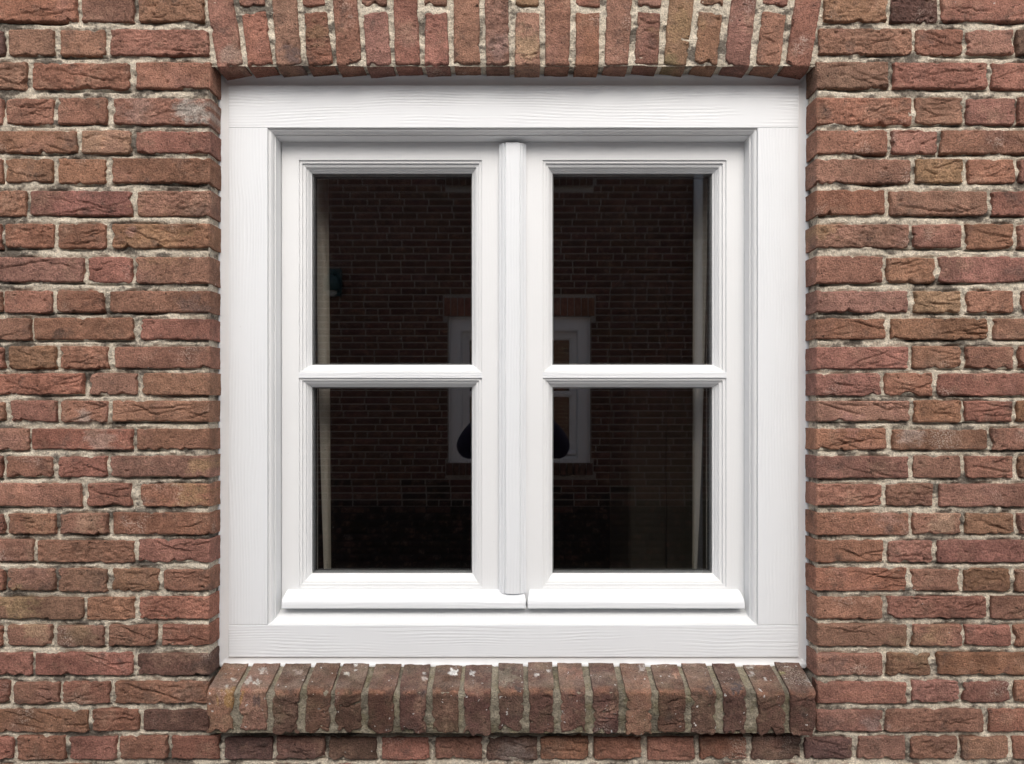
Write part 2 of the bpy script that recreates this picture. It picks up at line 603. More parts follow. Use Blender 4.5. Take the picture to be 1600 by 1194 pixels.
# marks with a shape of their own: photo pixel on the wall face, radius, colour, strength
STAINS = [(300, 175, 34, (.50, .50, .45), .8), (215, 172, 26, (.38, .26, .22), .6), (160, 686, 32, (.50, .40, .34), .5), (318, 727, 26, (.38, .25, .13), .8), (300, 776, 36, (.33, .23, .12), .7),
          (60, 818, 30, (.36, .22, .14), .6), (140, 820, 26, (.42, .28, .19), .6), (1290, 360, 26, (.36, .24, .13), .7), (355, 85, 26, (.40, .33, .27), .6), (456, 84, 24, (.07, .065, .075), .8),
          (500, 50, 26, (.36, .24, .14), .6), (1050, 96, 22, (.24, .21, .11), .7), (1060, 40, 40, (.40, .28, .15), .5), (823, 70, 34, (.42, .32, .19), .6), (780, 70, 26, (.32, .22, .20), .6),
          (130, 655, 18, (.55, .48, .42), .6), (240, 370, 60, (.34, .22, .12), .5), (205, 362, 12, (.40, .24, .22), .7), (30, 945, 40, (.38, .28, .15), .6), (120, 990, 30, (.30, .22, .13), .6),
          (60, 985, 22, (.40, .29, .18), .6), (1425, 680, 22, (.50, .43, .38), .6), (1390, 815, 30, (.42, .28, .24), .5), (1480, 815, 30, (.50, .36, .25), .6), (1465, 990, 26, (.36, .24, .14), .5),
          (1430, 1010, 40, (.30, .24, .14), .3), (1375, 170, 30, (.34, .22, .16), .5), (1330, 660, 26, (.38, .20, .19), .5), (1540, 980, 26, (.30, .14, .11), .5), (1365, 1130, 24, (.40, .32, .29), .5),
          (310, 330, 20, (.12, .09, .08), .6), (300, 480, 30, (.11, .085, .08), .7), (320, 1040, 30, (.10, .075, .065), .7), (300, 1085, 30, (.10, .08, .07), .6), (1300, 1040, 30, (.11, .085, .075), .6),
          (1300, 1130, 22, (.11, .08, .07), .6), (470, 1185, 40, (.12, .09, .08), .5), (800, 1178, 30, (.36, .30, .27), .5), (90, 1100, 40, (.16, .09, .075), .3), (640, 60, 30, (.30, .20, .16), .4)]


SPLASH = [(389, 1063, 9, (.62, .60, .54), .9), (403, 1066, 7, (.6, .58, .52), .9), (412, 1048, 9, (.55, .52, .47), .7), (709, 1049, 9, (.8, .79, .76), 1), (738, 1051, 6, (.8, .79, .76), 1),
          (543, 1053, 5, (.62, .6, .55), .9), (555, 1039, 4, (.75, .74, .7), .9), (664, 1061, 5, (.62, .6, .56), .9), (662, 1052, 4, (.62, .6, .56), .9), (365, 1062, 5, (.6, .57, .5), .8),
          (354, 1073, 5, (.6, .57, .5), .8), (837, 1055, 5, (.6, .58, .55), .9), (858, 1047, 4, (.6, .58, .55), .9), (1005, 1044, 8, (.55, .5, .46), .8),
          (1055, 1055, 7, (.45, .28, .2), .8), (1172, 1042, 7, (.6, .57, .52), .8), (1176, 1053, 8, (.48, .45, .42), .8), (1196, 1060, 5, (.65, .63, .6), .9), (790, 1056, 22, (.34, .31, .24), .5),
          (900, 1052, 20, (.30, .16, .12), .5), (360, 1090, 22, (.34, .20, .07), .7), (1222, 1052, 6, (.26, .25, .10), .7), (1265, 1062, 10, (.5, .47, .43), .6), (465, 1050, 8, (.5, .42, .38), .6),
          (1150, 1078, 14, (.08, .075, .08), .8), (1110, 1075, 12, (.09, .08, .08), .8), (810, 1075, 8, (.08, .07, .07), .8), (660, 1085, 9, (.06, .05, .05), .8), (400, 1095, 14, (.07, .055, .06), .7)]


def add_brick(parent, w, h, dep, loc, rot=(0, 0, 0), code='r', mat='brick', shear=0.0, **kw):
    w_h = (w, h)
    SEED[0] += 1
    sd = SEED[0]
    rng = random.Random(sd * 31)
    V, F = brick_geo(w, h, dep, sd, **kw)
    if shear:
        V[:, 1] += (V[:, 2] - h / 2) * shear
    me = new_mesh('brick', V, F)
    c = jitter(code, rng)
    T = np.tile([c[0], c[1], c[2], rng.random()], (len(V), 1))
    wx, wz = loc[0] + V[:, 0], loc[2] + V[:, 2]
    if mat == 'brick':
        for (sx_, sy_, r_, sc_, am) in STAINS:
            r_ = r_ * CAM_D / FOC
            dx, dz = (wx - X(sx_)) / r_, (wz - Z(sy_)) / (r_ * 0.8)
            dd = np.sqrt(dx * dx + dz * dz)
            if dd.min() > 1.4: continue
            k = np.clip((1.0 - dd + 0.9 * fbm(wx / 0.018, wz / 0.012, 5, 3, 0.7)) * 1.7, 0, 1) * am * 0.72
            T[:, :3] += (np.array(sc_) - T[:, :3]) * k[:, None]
    else:      # worn, redder arris along the front of the sill
        V = V.copy()
        V[:, 1] -= (V[:, 2] - h / 2) * shear
        k = np.clip(1 - np.abs(V[:, 2] - w_h[1] / 2) / 0.014, 0, 1) * np.clip(1 - V[:, 1] / 0.022, 0, 1)
        tp = np.clip((V[:, 1] - 0.006) / 0.01, 0, 1) * (V[:, 2] > 0) * np.clip(0.65 + 0.9 * fbm(wx / 0.03, V[:, 1] / 0.025, 35, 3, 0.6), 0, 1)
        T[:, :3] += (np.array((.235, .175, .14)) - T[:, :3]) * tp[:, None] * 0.75
        k = np.clip(k * 1.5 + 0.9 * fbm(wx / 0.02, V[:, 1] / 0.014 + V[:, 2] / 0.014, 15, 3, 0.6) - 0.5, 0, 1) * 0.7
        T[:, :3] += (np.array((.36, .18, .115)) - T[:, :3]) * k[:, None]
        cy_, sy2 = math.cos(rot[0]), math.sin(rot[0])
        V[:, 1] += (V[:, 2] - h / 2) * shear
        wy_ = loc[1] + V[:, 1] * cy_ - V[:, 2] * sy2
        wz_ = loc[2] + V[:, 1] * sy2 + V[:, 2] * cy_
        qx = CX + wx * FOC / (CAM_D + wy_)
        qy = CY - (wz_ - EYE) * FOC / (CAM_D + wy_)
        for (sx_, sy_, r_, sc_, am) in SPLASH:
            dd = np.hypot((qx - sx_) / (r_ * 0.8), (qy - sy_) / (r_ * 0.56))
            if dd.min() > 2: continue
            k = np.clip((1.0 - dd + 0.9 * vn(wx / 0.005, V[:, 1] / 0.006, 29)) * 3, 0, 1) * am
            T[:, :3] += (np.array(sc_) - T[:, :3]) * k[:, None]
    set_tint(me, T)
    me.materials.append(M[mat])
    o = link('brick', me, None, parent, loc, rot)
    return o


# every course: top and bottom in photo pixels on the wall face, bricks left of the window, bricks right of it (start, end, colour)
ROWS = [
    (-6, 34, [(-40, 119, 'r'), (126, 208, 'b'), (216, 317, 'b')], [(1289, 1387, 'b'), (1392, 1465, 'd'), (1471, 1625, 'r')]),
    (45, 86, [(-70, 5, 'd'), (12, 83, 'b'), (93, 164, 'k'), (172, 326, 'b')], [(1280, 1425, 'o'), (1431, 1506, 'r'), (1511, 1585, 'k'), (1590, 1740, 'd')]),
    (97, 139, [(-113, 40, 'b'), (50, 202, 'r'), (211, 329, 'r')], [(1276, 1389, 'm'), (1397, 1544, 'r'), (1550, 1705, 'r')]),
    (152, 194, [(-70, 3, 'r'), (9, 82, 'o'), (89, 166, 'o'), (177, 329, 'm')], [(1276, 1426, 'o'), (1431, 1506, 'm'), (1511, 1588, 'b'), (1592, 1740, 'r')]),
    (203, 240, [(-36, 119, 'o'), (127, 204, 't'), (212, 329, 'r')], [(1276, 1388, 'o'), (1394, 1465, 'r'), (1470, 1620, 'r')]),
    (248, 286, [(-70, 3, 'r'), (8, 81, 'b'), (90, 164, 'r'), (174, 329, 'r')], [(1275, 1424, 'b'), (1433, 1506, 't'), (1514, 1587, 'o'), (1594, 1740, 'r')]),
    (297, 337, [(-113, 39, 'r'), (46, 205, 'r'), (213, 329, 'b')], [(1275, 1383, 'r'), (1391, 1544, 'b'), (1551, 1705, 'r')]),
    (349, 388, [(-70, 1, 'r'), (6, 82, 'o'), (90, 165, 'r'), (174, 329, 'o')], [(1275, 1422, 'b'), (1428, 1504, 'r'), (1510, 1585, 'o'), (1592, 1740, 'r')]),
    (401, 442, [(-26, 129, 'p'), (136, 204, 'r'), (211, 328, 'b')], [(1275, 1380, 'o'), (1387, 1461, 'o'), (1468, 1620, 'p')]),
    (454, 488, [(-70, 2, 'b'), (6, 81, 'k'), (88, 162, 'o'), (170, 328, 'b')], [(1275, 1420, 'k'), (1429, 1502, 'T'), (1511, 1584, 'o'), (1596, 1740, 'r')]),
    (497, 531, [(-108, 46, 'b'), (51, 207, 'r'), (219, 328, 'r')], [(1275, 1386, 'o'), (1393, 1545, 'o'), (1554, 1708, 'p')]),
    (541, 576, [(-70, 5, 'r'), (12, 86, 'b'), (94, 168, 'r'), (177, 328, 'p')], [(1275, 1420, 'r'), (1428, 1503, 'b'), (1511, 1585, 'o'), (1593, 1740, 'r')]),
    (583, 618, [(-26, 129, 'r'), (139, 213, 'k'), (222, 329, 'b')], [(1275, 1378, 'p'), (1383, 1459, 'r'), (1465, 1620, 'r')]),
    (626, 660, [(-66, 6, 'o'), (15, 87, 'o'), (94, 168, 'o'), (175, 328, 'b')], [(1275, 1423, 'k'), (1429, 1503, 'o'), (1509, 1583, 'o'), (1590, 1740, 'o')]),
    (670, 704, [(-110, 45, 'r'), (48, 206, 'r'), (213, 328, 'b')], [(1275, 1386, 'o'), (1395, 1544, 'p'), (1550, 1705, 'b')]),
    (713, 747, [(-70, 2, 'r'), (9, 82, 'o'), (90, 166, 'r'), (171, 328, 'p')], [(1275, 1420, 'b'), (1428, 1502, 'b'), (1510, 1584, 'o'), (1593, 1740, 'b')]),
    (756, 792, [(-28, 126, 'r'), (136, 205, 'r'), (219, 328, 'o')], [(1275, 1379, 'o'), (1385, 1458, 'b'), (1468, 1620, 'b')]),
    (802, 836, [(-70, 5, 'r'), (12, 86, 'o'), (93, 168, 'r'), (175, 328, 'r')], [(1275, 1421, 'r'), (1427, 1503, 'k'), (1510, 1585, 'b'), (1592, 1740, 'b')]),
    (844, 879, [(-104, 51, 'b'), (57, 209, 'o'), (215, 328, 'r')], [(1275, 1381, 'r'), (1388, 1459, 'b'), (1466, 1618, 'r')]),
    (889, 924, [(-70, 5, 'r'), (11, 85, 'b'), (91, 167, 'b'), (174, 248, 'b'), (254, 328, 'b')], [(1275, 1418, 'r'), (1425, 1501, 'b'), (1507, 1580, 'b'), (1588, 1740, 'b')]),
    (933, 968, [(-25, 130, 'b'), (135, 210, 'o'), (216, 327, 'r')], [(1276, 1381, 'r'), (1388, 1542, 'r'), (1549, 1700, 'b')]),
    (977, 1011, [(-70, 3, 'r'), (9, 80, 'b'), (88, 162, 'b'), (169, 243, 'r'), (252, 327, 'r')], [(1276, 1418, 'b'), (1426, 1504, 'b'), (1509, 1581, 'r'), (1587, 1740, 'r')]),
    (1021, 1056, [(-105, 49, 'r'), (54, 207, 'r'), (214, 327, 'd')], [(1276, 1380, 'r'), (1387, 1456, 'b'), (1466, 1620, 'r')]),
    (1065, 1100, [(-62, 13, 'r'), (20, 92, 'b'), (97, 171, 'r'), (178, 326, 'r')], [(1277, 1418, 'r'), (1426, 1500, 'b'), (1506, 1580, 'r'), (1587, 1740, 'r')]),
    (1109, 1144, [(-18, 137, 'r'), (143, 216, 'r'), (223, 327, 'd')], [(1276, 1380, 'm'), (1384, 1537, 'r'), (1546, 1700, 'r')]),
    (1152, 1188, [(-55, 20, 'r'), (26, 101, 'r'), (107, 181, 'r'), (186, 261, 'b'), (267, 342, 'r'), (350, 425, 'd'), (431, 507, 'm'), (513, 589, 'd'),
                  (596, 671, 'r'), (679, 753, 'r'), (760, 840, 'd')],
     [(844, 920, 'r'), (928, 1003, 'r'), (1012, 1086, 'r'), (1094, 1168, 'r'), (1175, 1252, 'd'), (1258, 1333, 'd'), (1341, 1416, 'm'), (1424, 1497, 'b'), (1503, 1576, 'b'), (1584, 1740, 'r')]),
]
OPEN = (X(329), X(1275), Z(1030), Z(101))       # the opening in the wall: x0, x1, z0, z1

wall = empty('brick_wall', (0, 0, 0))
tag(wall, 'weathered red brown brick wall with pale lime joints around the white window', 'wall', 'thing')
rects = []          # world rectangles of the fronts, for the mortar
for ri, (t, b, left, right) in enumerate(ROWS):
    for side, lst in ((0, left), (1, right)):
        for (x0, x1, code) in lst:
            rng = random.Random(int(x0 * 7 + t * 13))
            sq, dep = '', 0.032
            if 97 <= t < 1030:
                if side == 0 and x1 > 320: sq, dep = 'R', 0.092
                if side == 1 and x0 < 1290: sq, dep = 'L', 0.092
            dt, db = rng.uniform(-1.2, 1.2), rng.uniform(-1.2, 1.2)
            w = X(x1) - X(x0)
            h = Z(t + dt) - Z(b + db)
            cx, cz = (X(x0) + X(x1)) / 2, (Z(t + dt) + Z(b + db)) / 2
            rects.append((X(x0), X(x1), Z(b + db), Z(t + dt)))
            add_brick(wall, w, h, dep, (cx, rng.uniform(-0.0016, 0.0016), cz),
                      (rng.uniform(-0.010, 0.010), rng.uniform(-0.007, 0.007), 0 if sq else rng.uniform(-0.006, 0.006)),
                      code, square=sq)

# ------------------------------------------------------------------ arch over the window
ARCH = [  # top x0, x1 at y=0; bottom x0, x1 at y=101; colour; split
    (322, 364, 338, 379, 'b', 0), (374, 413, 386, 425, 'r', 1), (424, 463, 431, 470, 'm', 0), (473, 508, 479, 520, 'o', 1), (519, 558, 526, 565, 'r', 0),
    (565, 604, 572, 612, 'm', 1), (614, 652, 617, 657, 'r', 0), (662, 698, 664, 702, 'r', 1), (708, 749, 709, 750, 'b', 0), (757, 795, 759, 796, 'p', 0),
    (806, 842, 804, 844, 't', 1), (851, 892, 852, 890, 'p', 0), (900, 938, 899, 936, 'r', 1), (948, 989, 945, 982, 'p', 0), (998, 1034, 991, 1029, 'm', 1),
    (1046, 1085, 1037, 1073, 't', 0), (1094, 1131, 1085, 1122, 'b', 1), (1143, 1183, 1133, 1172, 'p', 0), (1193, 1232, 1182, 1220, 'o', 1), (1243, 1284, 1229, 1267, 'r', 0)]


def grid_mesh(name, us, vs_, fn, mask=None):
    U, W = np.meshgrid(us, vs_)
    P = fn(U, W)
    idx = np.arange(U.size).reshape(U.shape)
    Q = np.stack([idx[:-1, :-1], idx[:-1, 1:], idx[1:, 1:], idx[1:, :-1]], -1).reshape(-1, 4)
    if mask is not None:
        Q = Q[mask(U, W).reshape(-1)]
    V = P.reshape(-1, 3)
    used = np.zeros(len(V), bool)
    used[Q.ravel()] = True
    remap = np.cumsum(used) - 1
    return new_mesh(name, V[used], remap[Q].tolist())


def soffit_fn(U, W):
    z = OPEN[3] + 0.004 + 0.0025 * fbm(U / 0.02, W / 0.02, 881, 3)
    return np.stack([U, W, z + 0 * U], -1)


arch = link('arch', grid_mesh('arch_mortar', np.arange(OPEN[0] - 0.01, OPEN[1] + 0.012, 0.004), np.arange(0.09, 0.002, -0.004), soffit_fn), M['mortar'], wall)
arch_polys = []
for (a0, a1, b0, b1, code, split) in ARCH:
    rng = random.Random(a0)
    pieces = [(101, -62)] if not split else [(101, 18), (9, -62)]
    slope = ((a0 + a1) - (b0 + b1)) / 2 / 101.0
    for (pb, pt) in pieces:
        pb = pb + rng.uniform(-1.5, 2.0) if pb == 101 else pb + rng.uniform(-1.5, 1.5)
        if pb > 90: pb += 3.0 * max(0, (abs((b0 + b1) / 2 - 802) - 330) / 140.0)

        def ed(py):
            f = (101 - py) / 101.0
            return b0 + (a0 - b0) * f, b1 + (a1 - b1) * f
        (l0, r0), (l1, r1) = ed(pb), ed(pt)
        wb, wt = (r0 - l0), (r1 - l1)
        wm = (wb + wt) / 2
        h = Z(pt) - Z(pb)
        add_brick(arch, wm * CAM_D / FOC, h, 0.09, (X((l0 + r0 + l1 + r1) / 4), rng.uniform(-0.001, 0.001), (Z(pt) + Z(pb)) / 2),
                  (0, math.atan(slope), 0), rng.choice([code, code, code, 'b']) if pt < 0 and pb < 20 else code, taper=(wt - wb) / wm, side_step=0.01)
        arch_polys.append((pb, pt, l0, r0, l1, r1))

# ------------------------------------------------------------------ sill of tilted bricks
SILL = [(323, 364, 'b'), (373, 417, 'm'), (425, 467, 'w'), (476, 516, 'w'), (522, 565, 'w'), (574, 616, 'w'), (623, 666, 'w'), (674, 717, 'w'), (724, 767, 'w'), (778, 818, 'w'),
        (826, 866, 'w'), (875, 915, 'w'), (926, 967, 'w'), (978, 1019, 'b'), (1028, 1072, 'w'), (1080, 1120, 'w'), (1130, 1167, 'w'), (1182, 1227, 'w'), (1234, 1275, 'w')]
TILT = math.atan2(0.026, 0.095)
SY = -0.037
SZ = Z(1081, SY)
SH = 0.0855
ax_y = Vector((0, math.cos(TILT), math.sin(TILT)))
ax_z = Vector((0, -math.sin(TILT), math.cos(TILT)))
org = Vector((0, SY, SZ))


def sill_mortar_fn(U, W):
    # W runs along the section: 0..0.10 up the front, then back over the top
    n = 0.0026 * fbm(U / 0.02, W / 0.02, 431, 3) + 0.0012 * vn(U / 0.006, W / 0.006, 433)
    f = 0.0052 + n
    up = W < 0.10
    a = np.where(up, f, W - 0.10 + 0.004)                       # along depth axis
    c = np.where(up, (W - 0.10) * 0.84 - 0.003, -f)
    a = np.where(up, a + c * math.tan(TILT), a)                      # along height axis
    k = np.clip(1 - np.abs(W - 0.10) / 0.010, 0, 1)
    a = a + 0.002 * k; c = c - 0.002 * k
    y = org.y + a * ax_y.y + c * ax_z.y
    z = org.z + a * ax_y.z + c * ax_z.z
    return np.stack([U, y, z], -1)


sill = link('window_sill', grid_mesh('sill_mortar', np.arange(X(327, SY), X(1273, SY), 0.0032), np.arange(0.002, 0.215, 0.0036), sill_mortar_fn), M['sill_mortar'], wall)
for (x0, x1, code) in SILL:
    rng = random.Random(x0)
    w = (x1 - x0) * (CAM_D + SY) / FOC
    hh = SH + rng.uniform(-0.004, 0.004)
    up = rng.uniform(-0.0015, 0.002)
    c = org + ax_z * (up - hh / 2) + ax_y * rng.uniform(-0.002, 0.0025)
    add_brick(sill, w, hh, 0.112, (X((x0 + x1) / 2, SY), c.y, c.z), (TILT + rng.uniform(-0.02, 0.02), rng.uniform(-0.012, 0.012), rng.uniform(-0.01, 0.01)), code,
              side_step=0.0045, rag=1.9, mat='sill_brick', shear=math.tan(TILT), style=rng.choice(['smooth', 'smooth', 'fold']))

# ------------------------------------------------------------------ mortar of the wall
gx = np.arange(X(-40), X(1640), 0.0025)
gz = np.arange(Z(1230), Z(-72), 0.0025)


def brick_mask():
    U, W = np.meshgrid(gx, gz)
    dist = np.full(U.shape, 0.02)          # distance to the nearest brick edge inside a brick counts negative
    inside = np.zeros(U.shape, bool)
    edge_d = np.full(U.shape, 0.05)
    under = np.full(U.shape, 1.0)          # height below the brick above
    for (x0, x1, z0, z1) in rects:
        i0, i1 = np.searchsorted(gx, [x0 - 0.012, x1 + 0.012])
        j0, j1 = np.searchsorted(gz, [z0 - 0.02, z1 + 0.012])
        sx, sz = slice(i0, i1), slice(j0, j1)
        if i1 <= i0 or j1 <= j0:
            continue
        uu, ww = U[sz, sx], W[sz, sx]
        m = (uu > x0 + 0.007) & (uu < x1 - 0.007) & (ww > z0 + 0.007) & (ww < z1 - 0.007)
        inside[sz, sx] |= m
        dx_ = np.maximum(np.maximum(x0 - uu, uu - x1), 0); dz_ = np.maximum(np.maximum(z0 - ww, ww - z1), 0)
        edge_d[sz, sx] = np.minimum(edge_d[sz, sx], np.hypot(dx_, dz_))
        under[sz, sx] = np.where((ww < z0) & (dx_ < 0.002), np.minimum(under[sz, sx], z0 - ww), under[sz, sx])
    return inside, under, edge_d


INSIDE, UNDER, EDGE = brick_mask()


def wall_mortar_fn(U, W):
    y = 0.0062 + 0.0055 * fbm(U / 0.045, W / 0.02, 991, 3) + 0.0030 * fbm(U / 0.010, W / 0.008, 993, 3, 0.65)
    deep = np.clip(fbm(U / 0.07, W / 0.05, 995, 2) * 2.2 + 0.35, 0, 1)          # raked-out stretches just under the bricks
    crack = np.clip(0.45 + 1.6 * fbm(U / 0.03, W / 0.03, 997, 3), 0, 1)              # shrunk away from the bricks here and there
    y = y + crack * 0.0048 * np.exp(-(EDGE / 0.0026) ** 2)
    y = y + deep * 0.011 * np.clip(1 - UNDER / 0.007, 0, 1)
    y = y + 0.03 * ((np.abs(U) < 0.63) & (W > Z(1151)) & (W < Z(1122)))
    return np.stack([U, np.maximum(y, -0.0008), W], -1)


def wall_mortar_mask(U, W):
    u = (U[:-1, :-1] + U[1:, 1:]) / 2
    w = (W[:-1, :-1] + W[1:, 1:]) / 2
    hole = (u > OPEN[0] - 0.006) & (u < OPEN[1] + 0.006) & (w > Z(1118)) & (w < OPEN[3])
    return ~hole & ~(INSIDE[:-1, :-1] & INSIDE[1:, 1:])


link('mortar', grid_mesh('wall_mortar', gx, gz, wall_mortar_fn, wall_mortar_mask), M['mortar'], wall)
for sgn, x0 in ((1, OPEN[0]), (-1, OPEN[1])):
    def rev(U, W, sgn=sgn, x0=x0):
        x = x0 - sgn * (0.0062 + 0.0030 * fbm(U / 0.02, W / 0.014, 771 + sgn, 3))
        return np.stack([x, U if sgn > 0 else 0.09 - U, W], -1)
    link('mortar', grid_mesh('reveal_mortar', np.arange(0.0045, 0.088, 0.004), np.arange(OPEN[2] - 0.12, OPEN[3] + 0.01, 0.004), rev), M['mortar'], wall)

# the wall beyond the picture: coarser bricks, one mesh
EXT_V, EXT_F, EXT_C = [], [], []
ext_n = [0]


def ext_brick(V_, F_, C_, x0, x1, z0, z1, y=0.0, near=False, code=None, flip=False):
    sd = 9000 + len(C_)
    rng = random.Random(sd)
    base = sum(len(q) for q in V_[-1:]) if False else ext_n[0]
    w, h = x1 - x0, z1 - z0
    if w < 0.02: return
    if near:
        V, F = brick_geo(w, h, 0.03, sd, step=0.006)
    else:
        e = 0.004
        j = [rng.uniform(-0.0015, 0.0015) for _ in range(5)]
        V = np.array([(-w / 2 + e, j[0], -h / 2 + e), (w / 2 - e, j[1], -h / 2 + e), (w / 2 - e, j[2], h / 2 - e), (-w / 2 + e, j[3], h / 2 - e),
                      (-w / 2, .003, -h / 2), (w / 2, .003, -h / 2), (w / 2, .003, h / 2), (-w / 2, .003, h / 2),
                      (-w / 2, .02, -h / 2), (w / 2, .02, -h / 2), (w / 2, .02, h / 2), (-w / 2, .02, h / 2)])
        F = [(0, 1, 2, 3)]
        for k in (0, 4):
            for q in range(4):
                a, b = k + q, k + (q + 1) % 4
                F.append((a, a + 4, b + 4, b))
    V = np.array(V)
    if flip:
        V = V * np.array([-1, -1, 1])
    V = V + np.array([(x0 + x1) / 2, y, (z0 + z1) / 2])
    c = jitter(code or rng.choice('rrrbbopmd'), rng)
    V_.append(V)
    F_ += [tuple(i + base for i in q) for q in F]
    C_.append(np.tile([c[0], c[1], c[2], rng.random()], (len(V), 1)))
    ext_n[0] += len(V)


WX0, WX1, WTOP = -5.2, 5.2, 4.1  # unseen wall top, set low so more light reaches the opposite wall


def run(x0, x1, z0, z1, start_header, back=False):
    """stretchers and headers from x0 to x1, or from x1 back to x0"""
    x, hd = 0.0, start_header
    while x < x1 - x0 - 0.03:
        ln = 0.10 if hd else 0.21
        e = min(x + ln, x1 - x0)
        p, q = (x1 - e, x1 - x) if back else (x0 + x, x0 + e)
        nr = abs((p + q) / 2) < 1.75 and 0.35 < (z0 + z1) / 2 < 2.9
        ext_brick(EXT_V, EXT_F, EXT_C, p, q, z0, z1, 0, nr)
        x = e + 0.011
        hd = not hd


ext_n[0] = 0
for k, (t, b, left, right) in enumerate(ROWS):
    z0, z1 = Z(b), Z(t)
    xl, xr = X(left[0][0]) - 0.011, X(right[-1][1]) + 0.011
    run(WX0, xl, z0, z1, k % 2 == 0, True)
    run(xr, WX1, z0, z1, k % 2 == 1)
z = Z(-18)
k = 0
while z < WTOP:
    z1 = z + 0.052
    if z < Z(-62):
        run(WX0, X(306), z, z1, k % 2 == 0, True)
        run(X(1300), WX1, z, z1, k % 2 == 0)
    else:
        run(WX0 + 0.05 * (k % 2), WX1, z, z1, k % 2 == 0)
    z = z1 + 0.013
    k += 1
z = Z(1196)
while z > 0.06:
    run(WX0 + 0.05 * (k % 2), WX1, z - 0.048, z, k % 2 == 0)
    z -= 0.0595
    k += 1


def merged(name, V_, F_, C_, parent):
    me = new_mesh(name, np.concatenate(V_), F_)
    set_tint(me, np.concatenate(C_))
    me.materials.append(M['brick'])
    return tag(link(name, me, None, parent), kind='stuff')


merged('further_bricks', EXT_V, EXT_F, EXT_C, wall)
mb = MB()
for (a0, a1, c0, c1) in ((WX0, gx[0], 0, WTOP), (gx[-1], WX1, 0, WTOP), (gx[0], gx[-1], gz[-1], WTOP), (gx[0], gx[-1], 0, gz[0])):
    mb.add([(a0, .006, c0), (a1, .006, c0), (a1, .006, c1), (a0, .006, c1)], [(0, 1, 2, 3)])
mb.build('mortar', M['mortar'], wall)

# ------------------------------------------------------------------ the window
win = empty('window', (0, 0, 0))
tag(win, 'white painted double casement window with four dark panes set in the brick wall', 'window', 'thing')
FY = 0.058
fx0, fx1, fz0, fz1 = X(357, FY), X(1248, FY), Z(1027, FY), Z(133, FY)
ix0, ix1, iz0, iz1 = X(418, FY), X(1184, FY), Z(977, FY), Z(199.5, FY)
G = 0.0004
for nm, q, m in (('top_rail', (fx0, fx1, iz1, fz1), 'paint_x'), ('bottom_rail', (fx0, fx1, fz0, iz0), 'paint_x'),
                 ('stile', (fx0, ix0, iz0 + G, iz1 - G), 'paint_z'), ('stile', (ix1, fx1, iz0 + G, iz1 - G), 'paint_z')):
    mb = MB()
    mb.box(q[0], q[1], FY, 0.165, q[2], q[3], 0.0011)
    mb.build(nm, M[m], win)
# moulded inner edge of the outer frame, with the sloping bottom ledge
ys = [FY, .0584, .0625, .0628, .0622, .0640, .0680, .0715, .0730, .0765, .0768, .118]
of = [0, .0003, .0004, .0016, .0020, .0050, .0078, .0090, .0093, .0095, .0118, .0142]
bo = [0, .0006, .0016, .0020, .0022, .0032, .0052, .0070, .0078, .0092, .0094, .0260]
ys = [q + 0.0006 for q in ys]
v, f = ring((ix0 + G, ix1 - G, iz0 + G, iz1 - G), (of, of, bo, of), ys)
link('frame_moulding', new_mesh('frame_moulding', v, f, False), M['paint'], win)

# sealant between frame and brick: uneven outer edge
def seal_ring():
    v, f = [], []
    x0, x1, z0, z1 = X(346, .062), X(1259, .062), Z(1036.5, .062), Z(121.5, .062)
    per = []
    st = 0.004
    for (a, b) in (((x0, z0), (x1, z0)), ((x1, z0), (x1, z1)), ((x1, z1), (x0, z1)), ((x0, z1), (x0, z0))):
        n = int(max(abs(b[0] - a[0]), abs(b[1] - a[1])) / st)
        for i in range(n):
            per.append((a[0] + (b[0] - a[0]) * i / n, a[1] + (b[1] - a[1]) * i / n))
    per = np.array(per)
    n = len(per)
    t = np.arange(n) * st
    cxx, czz = (x0 + x1) / 2, (z0 + z1) / 2
    for (inset, y, amp) in ((0.0225, 0.0615, 0), (0.010, 0.0616, 0), (0.003, 0.0608, .0006), (-0.0005, 0.0590, .0016), (-0.0035, 0.0572, .0034), (-0.011, 0.0600, .002)):
        r = inset + amp * fbm(t / 0.02, 0 * t, 55, 3, 0.6)
        sx = (x1 - x0) / 2 - r
        sz = (z1 - z0) / 2 - r
        xx = np.clip(per[:, 0], cxx - sx, cxx + sx)
        zz = np.clip(per[:, 1], czz - sz, czz + sz)
        on_side = (np.abs(per[:, 0] - x0) < 1e-6) | (np.abs(per[:, 0] - x1) < 1e-6)
        xx = np.where(on_side, np.where(per[:, 0] < cxx, cxx - sx, cxx + sx), xx)
        zz = np.where(~on_side, np.where(per[:, 1] < czz, czz - sz, czz + sz), zz)
        yy = y + amp * 0.6 * fbm(t / 0.012, 0 * t + 4, 57, 3, 0.6)
        v.append(np.stack([xx, yy, zz], -1))
    F = []
    for k in range(len(v) - 1):
        for i in range(n):
            j = (i + 1) % n
            F.append((k * n + i, (k + 1) * n + i, (k + 1) * n + j, k * n + j))
    return new_mesh('sealant', np.concatenate(v), F, True)


link('sealant', seal_ring(), M['sealant'], win)

SFY = 0.110      # front of the sashes
GY = 0.136       # outer face of the glass
sz0, sz1 = Z(940, SFY), Z(221.5, SFY) - 0.0006
BY = [SFY, .1104, .1140, .1144, .1136, .1140, .1186, .1190, .1182, .1190, .1205, .1250, .1254, .1262, .1300, .1340, .1352, .1420]
BO = [0, .0003, .0004, .0016, .0020, .0064, .0066, .0078, .0082, .0112, .0136, .0138, .0150, .0160, .0188, .0206, .0228, .0228]


